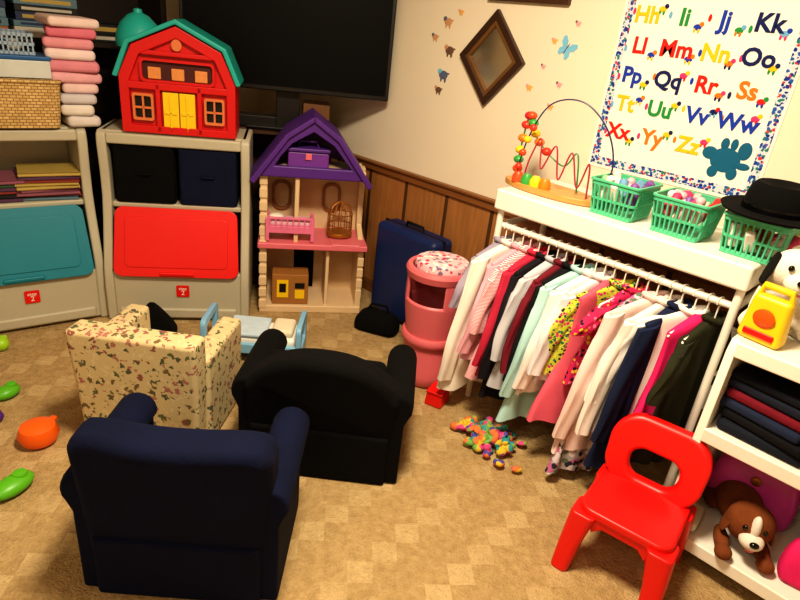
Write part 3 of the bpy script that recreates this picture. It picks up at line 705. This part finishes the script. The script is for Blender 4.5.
plush((1.81,.13,.111),rad(-66),M_brownfur,M_brownfur,M_skinwhite,'brown and white plush puppy lying on the bottom shelf',.95,True)
def bag(loc,rz,Mb,lb,k=1):
    e=thing('handbag',lb,'handbag',loc,rz); e.scale=(k,k,k)
    MB().loft([[Vector((x*a,y*c_,z)) for x,y in rrect(-.11,-.045,.11,.045,.03)] for z,a,c_ in ((0,.9,.9),(.015,1,1),(.09,1.0,1),(.15,.85,.6),(.165,.78,.3))]).obj('body',Mb,e,sub=1)
    MB().tube([(.07*math.cos(t*pi/12),0,.15+.08*math.sin(t*pi/12)) for t in range(13)],.008,8).obj('handle',Mb,e)
    MB().sphere((0,-.036,.12),(.014,.006,.014)).obj('clasp',M_gold,e)
M_mag=mat('magenta_vinyl',C(206,66,166),.35,.15)
bag((1.99,.165,.111),rad(-85),M_mag,'magenta handbag on the bottom shelf',1.2)
bag((2.01,-.13,.111),rad(-95),mat('purple_bag',C(90,40,120),.4),'purple handbag at the back of the bottom shelf',1.15)
bag((1.80,-.08,.111),rad(-80),M_hotpink,'bright pink soft handbag on the bottom shelf',.9)
folded(.12,.07,.04,(1.78,.275,.111),.1,M_skinwhite,'white folded cloth on the bottom shelf','white cloth on bottom shelf')
# ---------------------------------------------------------------- red chair
e=thing('child_chair','bright red molded plastic child chair with open backrest','chair',(1.56,.378,0),rad(98)); e.scale=(.94,.97,.96)
b=MB()
b.loft([[Vector((x,y,z)) for x,y in rrect(-.145,-.13,.145,.14,.045)] for z in (.215,.245)]); 
b.loft([[Vector((x,y,z)) for x,y in rrect(-.125,-.10,.125,.12,.03)] for z in (.20,.217)])
b.obj('seat',M_red,e,bevel=.012,seg=4)
for sx_ in (-1,1):
    for y0,y1 in ((.11,.145),(-.105,-.14)):
        MB().loft([[Vector((sx_*px+x,py+y,z)) for x,y in rrect(-a,-c_,a,c_,.018)] for px,py,z,a,c_ in ((.140,y1,0,.028,.034),(.134,(y0+y1)/2,.10,.032,.038),(.118,y0,.225,.040,.048))]).obj('leg',M_red,e,bevel=.006)
for a0,a1 in ((.10,.135),(-.12,-.09)):
    MB().prism([(-.10,.222),(-.085,.16),(-.055,.19),(.055,.19),(.085,.16),(.10,.222)],a0,a1,'xz').obj('apron',M_red,e,bevel=.006)
O=rrect(-.158,.212,.158,.462,.09,8); I=rrect(-.080,.258,.080,.358,.042,8)
b=MB(); n=len(O)
def bk_(p,t): 
    x,z=p; return Vector((x*(1-.10*max(0,(.32-z)/.1)),-.105+t-(z-.22)*.22+(x/.15)**2*.018,z))
V=[[bk_(p,t) for p in L_] for L_,t in ((O,-.021),(I,-.021),(I,.021),(O,.021))]
vs=[[b.bm.verts.new(v) for v in L_] for L_ in V]
for k in range(4):
    A=vs[k];B=vs[(k+1)%4]
    for i in range(n): j=(i+1)%n; b.bm.faces.new((A[i],A[j],B[j],B[i]))
b.obj('backrest',M_red,e,bevel=.015,seg=4)
# ---------------------------------------------------------------- poster
PX=WX-.002
e=thing('alphabet_poster','white cloth alphabet poster with blue border on the wall','poster',(PX,.84,1.03))
m,nt,b=newmat('poster_cloth'); b.inputs['Base Color'].default_value=C(240,238,230); b.inputs['Roughness'].default_value=.9; v=coord(nt); bump(nt,b,noise(nt,v,8,3),.35,.02); M_post=m
MB().box((0,0,.52),(.002,.63,1.04)).obj('sheet',M_post,e,smooth=False)
M_border=pattern('border_vine',C(205,212,224),[C(30,50,140),C(40,90,170),C(36,120,110),C(30,50,140),C(200,60,60)],85,.52,.8)
bd=MB(); bd.ringplate([(-.305,.012),(.305,.012),(.305,1.03),(-.305,1.03)],[(-.275,.042),(.275,.042),(.275,.99),(-.275,.99)],-.0022,-.001,'yz'); bd.obj('border',M_border,e,smooth=False)
lc=[C(222,36,30),C(30,60,170),C(240,190,30),C(40,140,70),C(236,120,30),C(24,34,90),C(110,170,210),C(220,60,120)]
LM=[mat('letter_ink',c,.8,.02) for c in lc]
rows=[[('Hh',2),('Ii',3),('Jj',1),('Kk',5)],[('Ll',0),('Mm',0),('Nn',2),('Oo',5)],[('Pp',1),('Qq',5),('Rr',0),('Ss',4)],[('Tt',2),('Uu',3),('Vv',1),('Ww',1)],[('Xx',0),('Yy',4),('Zz',2)]]
tb=MB(); ib=MB()
RX=Matrix(((0,0,-1,0),(-1,0,0,0),(0,1,0,0),(0,0,0,1)))
for r,row in enumerate(rows):
    for c_,(tx,k) in enumerate(row):
        y=1.06-.135*c_-.84; z=1.585-.102*r-1.03
        tb.text(tx,.076,Matrix.Translation((-.0030,y,z))@RX,k,off=.0022)
        k0=random.randrange(8)
        # small picture near each letter: body, head and two details
        py=y-.050; pz=z+random.choice((-.026,.022))
        ib.sphere((-.0018,py,pz),(.001,.014,.010),12,mi=k0); ib.sphere((-.002,py-.012,pz+.010),(.001,.008,.008),10,mi=(k0+3)%8)
        ib.sphere((-.002,py+.008,pz-.010),(.001,.004,.008),10,mi=(k0+1)%8); ib.sphere((-.002,py-.006,pz-.011),(.001,.004,.008),10,mi=(k0+1)%8)
        ib.sphere((-.0018,y+.052,z+random.uniform(-.02,.02)),(.001,.006,.012),10,mi=(k0+5)%8)
tb.obj('lettering',LM,e,smooth=False); ib.obj('illustrations',LM,e)
M_tl=mat('creature_teal',C(26,96,130),.8); cb=MB()
for cy_,cz,ry,rz_ in ((-.185,.125,.05,.042),(-.13,.14,.026,.022),(-.238,.165,.022,.03),(-.218,.085,.018,.022),(-.155,.08,.018,.02),(-.245,.115,.024,.012),(-.17,.178,.014,.02),(-.2,.18,.012,.02)):
    cb.sphere((-.002,cy_,cz),(.0015,ry,rz_),14)
cb.obj('creature_picture',M_tl,e)
# diamond mirror
e=thing('diamond_frame','diamond hung wooden framed mirror on the wall','mirror',(WX-.001,1.715,1.37))
def dia(k): return [(0,-.20*k),(.178*k,0),(0,.20*k),(-.178*k,0)]
MB().ringplate(dia(1),dia(.78),-.022,0,'yz').obj('frame',mat('dark_frame',C(58,34,22),.35),e,bevel=.004)
MB().ringplate(dia(.82),dia(.66),-.018,-.004,'yz').obj('inner_frame',mat('antique_gold',C(120,84,46),.4,metal=.3),e,bevel=.003)
MB().prism(dia(.8),-.008,-.003,'yz').obj('mirror_glass',mat('mirror',C(190,176,150),.12,.02,metal=.9),e,smooth=False)
e=thing('picture_frame','dark wooden picture frame hung high on the wall','picture',(WX-.001,1.58,1.60))
MB().ringplate([(-.2,0),(.2,0),(.2,.3),(-.2,.3)],[(-.17,.03),(.17,.03),(.17,.27),(-.17,.27)],-.02,0,'yz').obj('frame',M_walnut,e,bevel=.003)
MB().box((-.004,0,.15),(.004,.35,.25)).obj('print',M_paper,e,smooth=False)
# wall stickers
SC=[mat('sticker_ink',c,.7) for c in (C(110,80,60),C(200,150,110),C(90,100,130),C(120,190,225),C(226,170,90),C(226,160,170))]
for (y,z,s,k) in ((2.00,1.50,.024,1),(1.97,1.38,.026,0),(1.99,1.27,.028,2),(2.01,1.20,.020,0),(2.07,1.43,.018,1),(1.93,1.545,.014,4),(1.50,1.28,.014,4),(1.36,1.31,.012,5),(1.42,1.47,.012,4),(1.33,1.54,.011,5),(1.38,1.22,.013,4),(1.45,1.37,.010,5)):
    b=MB(); b.sphere((0,0,0),(.0012,s,s*.7),12); b.sphere((0,s*.85,s*.5),(.0012,s*.48,s*.45),10,mi=1); b.sphere((0,-s*.5,-s*.7),(.0012,s*.25,s*.5),10); b.sphere((0,s*.4,-s*.7),(.0012,s*.22,s*.45),10); b.sphere((0,-s*1.0,s*.3),(.0012,s*.35,s*.15),10)
    tag(b.obj('wall_sticker',[SC[k],SC[(k+1)%6]],loc=(WX-.0014,y,z)),'small painted animal sticker on the wall','wall sticker','wall stickers')
b=MB()
for s_ in (-1,1):
    b.loft([[Vector((xx,s_*y,z)) for y,z in ((0,0),(.012,.028),(.032,.040),(.040,.030),(.034,.010),(.020,.0),(.028,-.012),(.026,-.030),(.014,-.034),(.004,-.018))] for xx in (-.0008,.0008)])
b.sphere((0,0,0),(.002,.003,.024),10,mi=1); tag(b.obj('wall_sticker',[SC[3],SC[2]],loc=(WX-.0016,1.36,1.445),rot=(.5,0,0)),'light blue butterfly sticker on the wall','wall sticker','wall stickers')
# ---------------------------------------------------------------- lights
def area(loc,size,power,col,rot=(0,0,0)):
    l=D.lights.new('ceiling_or_fill_light','AREA'); l.energy=power; l.size=size; l.color=col; o=D.objects.new('ceiling_or_fill_light',l); COL.objects.link(o); o.location=loc; o.rotation_euler=rot
area((.80,.80,2.36),.40,74,(1,.845,.60))
area((-.9,.4,2.36),.6,15,(1,.85,.64))  # weak fill lamp, added beside the main ceiling light; stands for no fixture
w=D.worlds.new('world'); S.world=w; w.use_nodes=True; w.node_tree.nodes['Background'].inputs[0].default_value=(.9,.8,.65,1); w.node_tree.nodes['Background'].inputs[1].default_value=.3
# ---------------------------------------------------------------- camera
cd=D.cameras.new('camera'); cam=D.objects.new('camera',cd); COL.objects.link(cam); S.camera=cam
cd.sensor_width=36; cd.lens=592/800*36; cd.clip_start=.02
R=Matrix(((.7085,.2249,-.6689),(-.698,.3645,-.6166),(.105,.904,.4148)))
q=R.to_quaternion(); q.normalize(); Mx=q.to_matrix().to_4x4(); Mx.translation=(0,0,1.45); cam.matrix_world=Mx
S.view_settings.view_transform='Standard'
try: S.view_settings.look='Medium High Contrast'
except Exception: pass
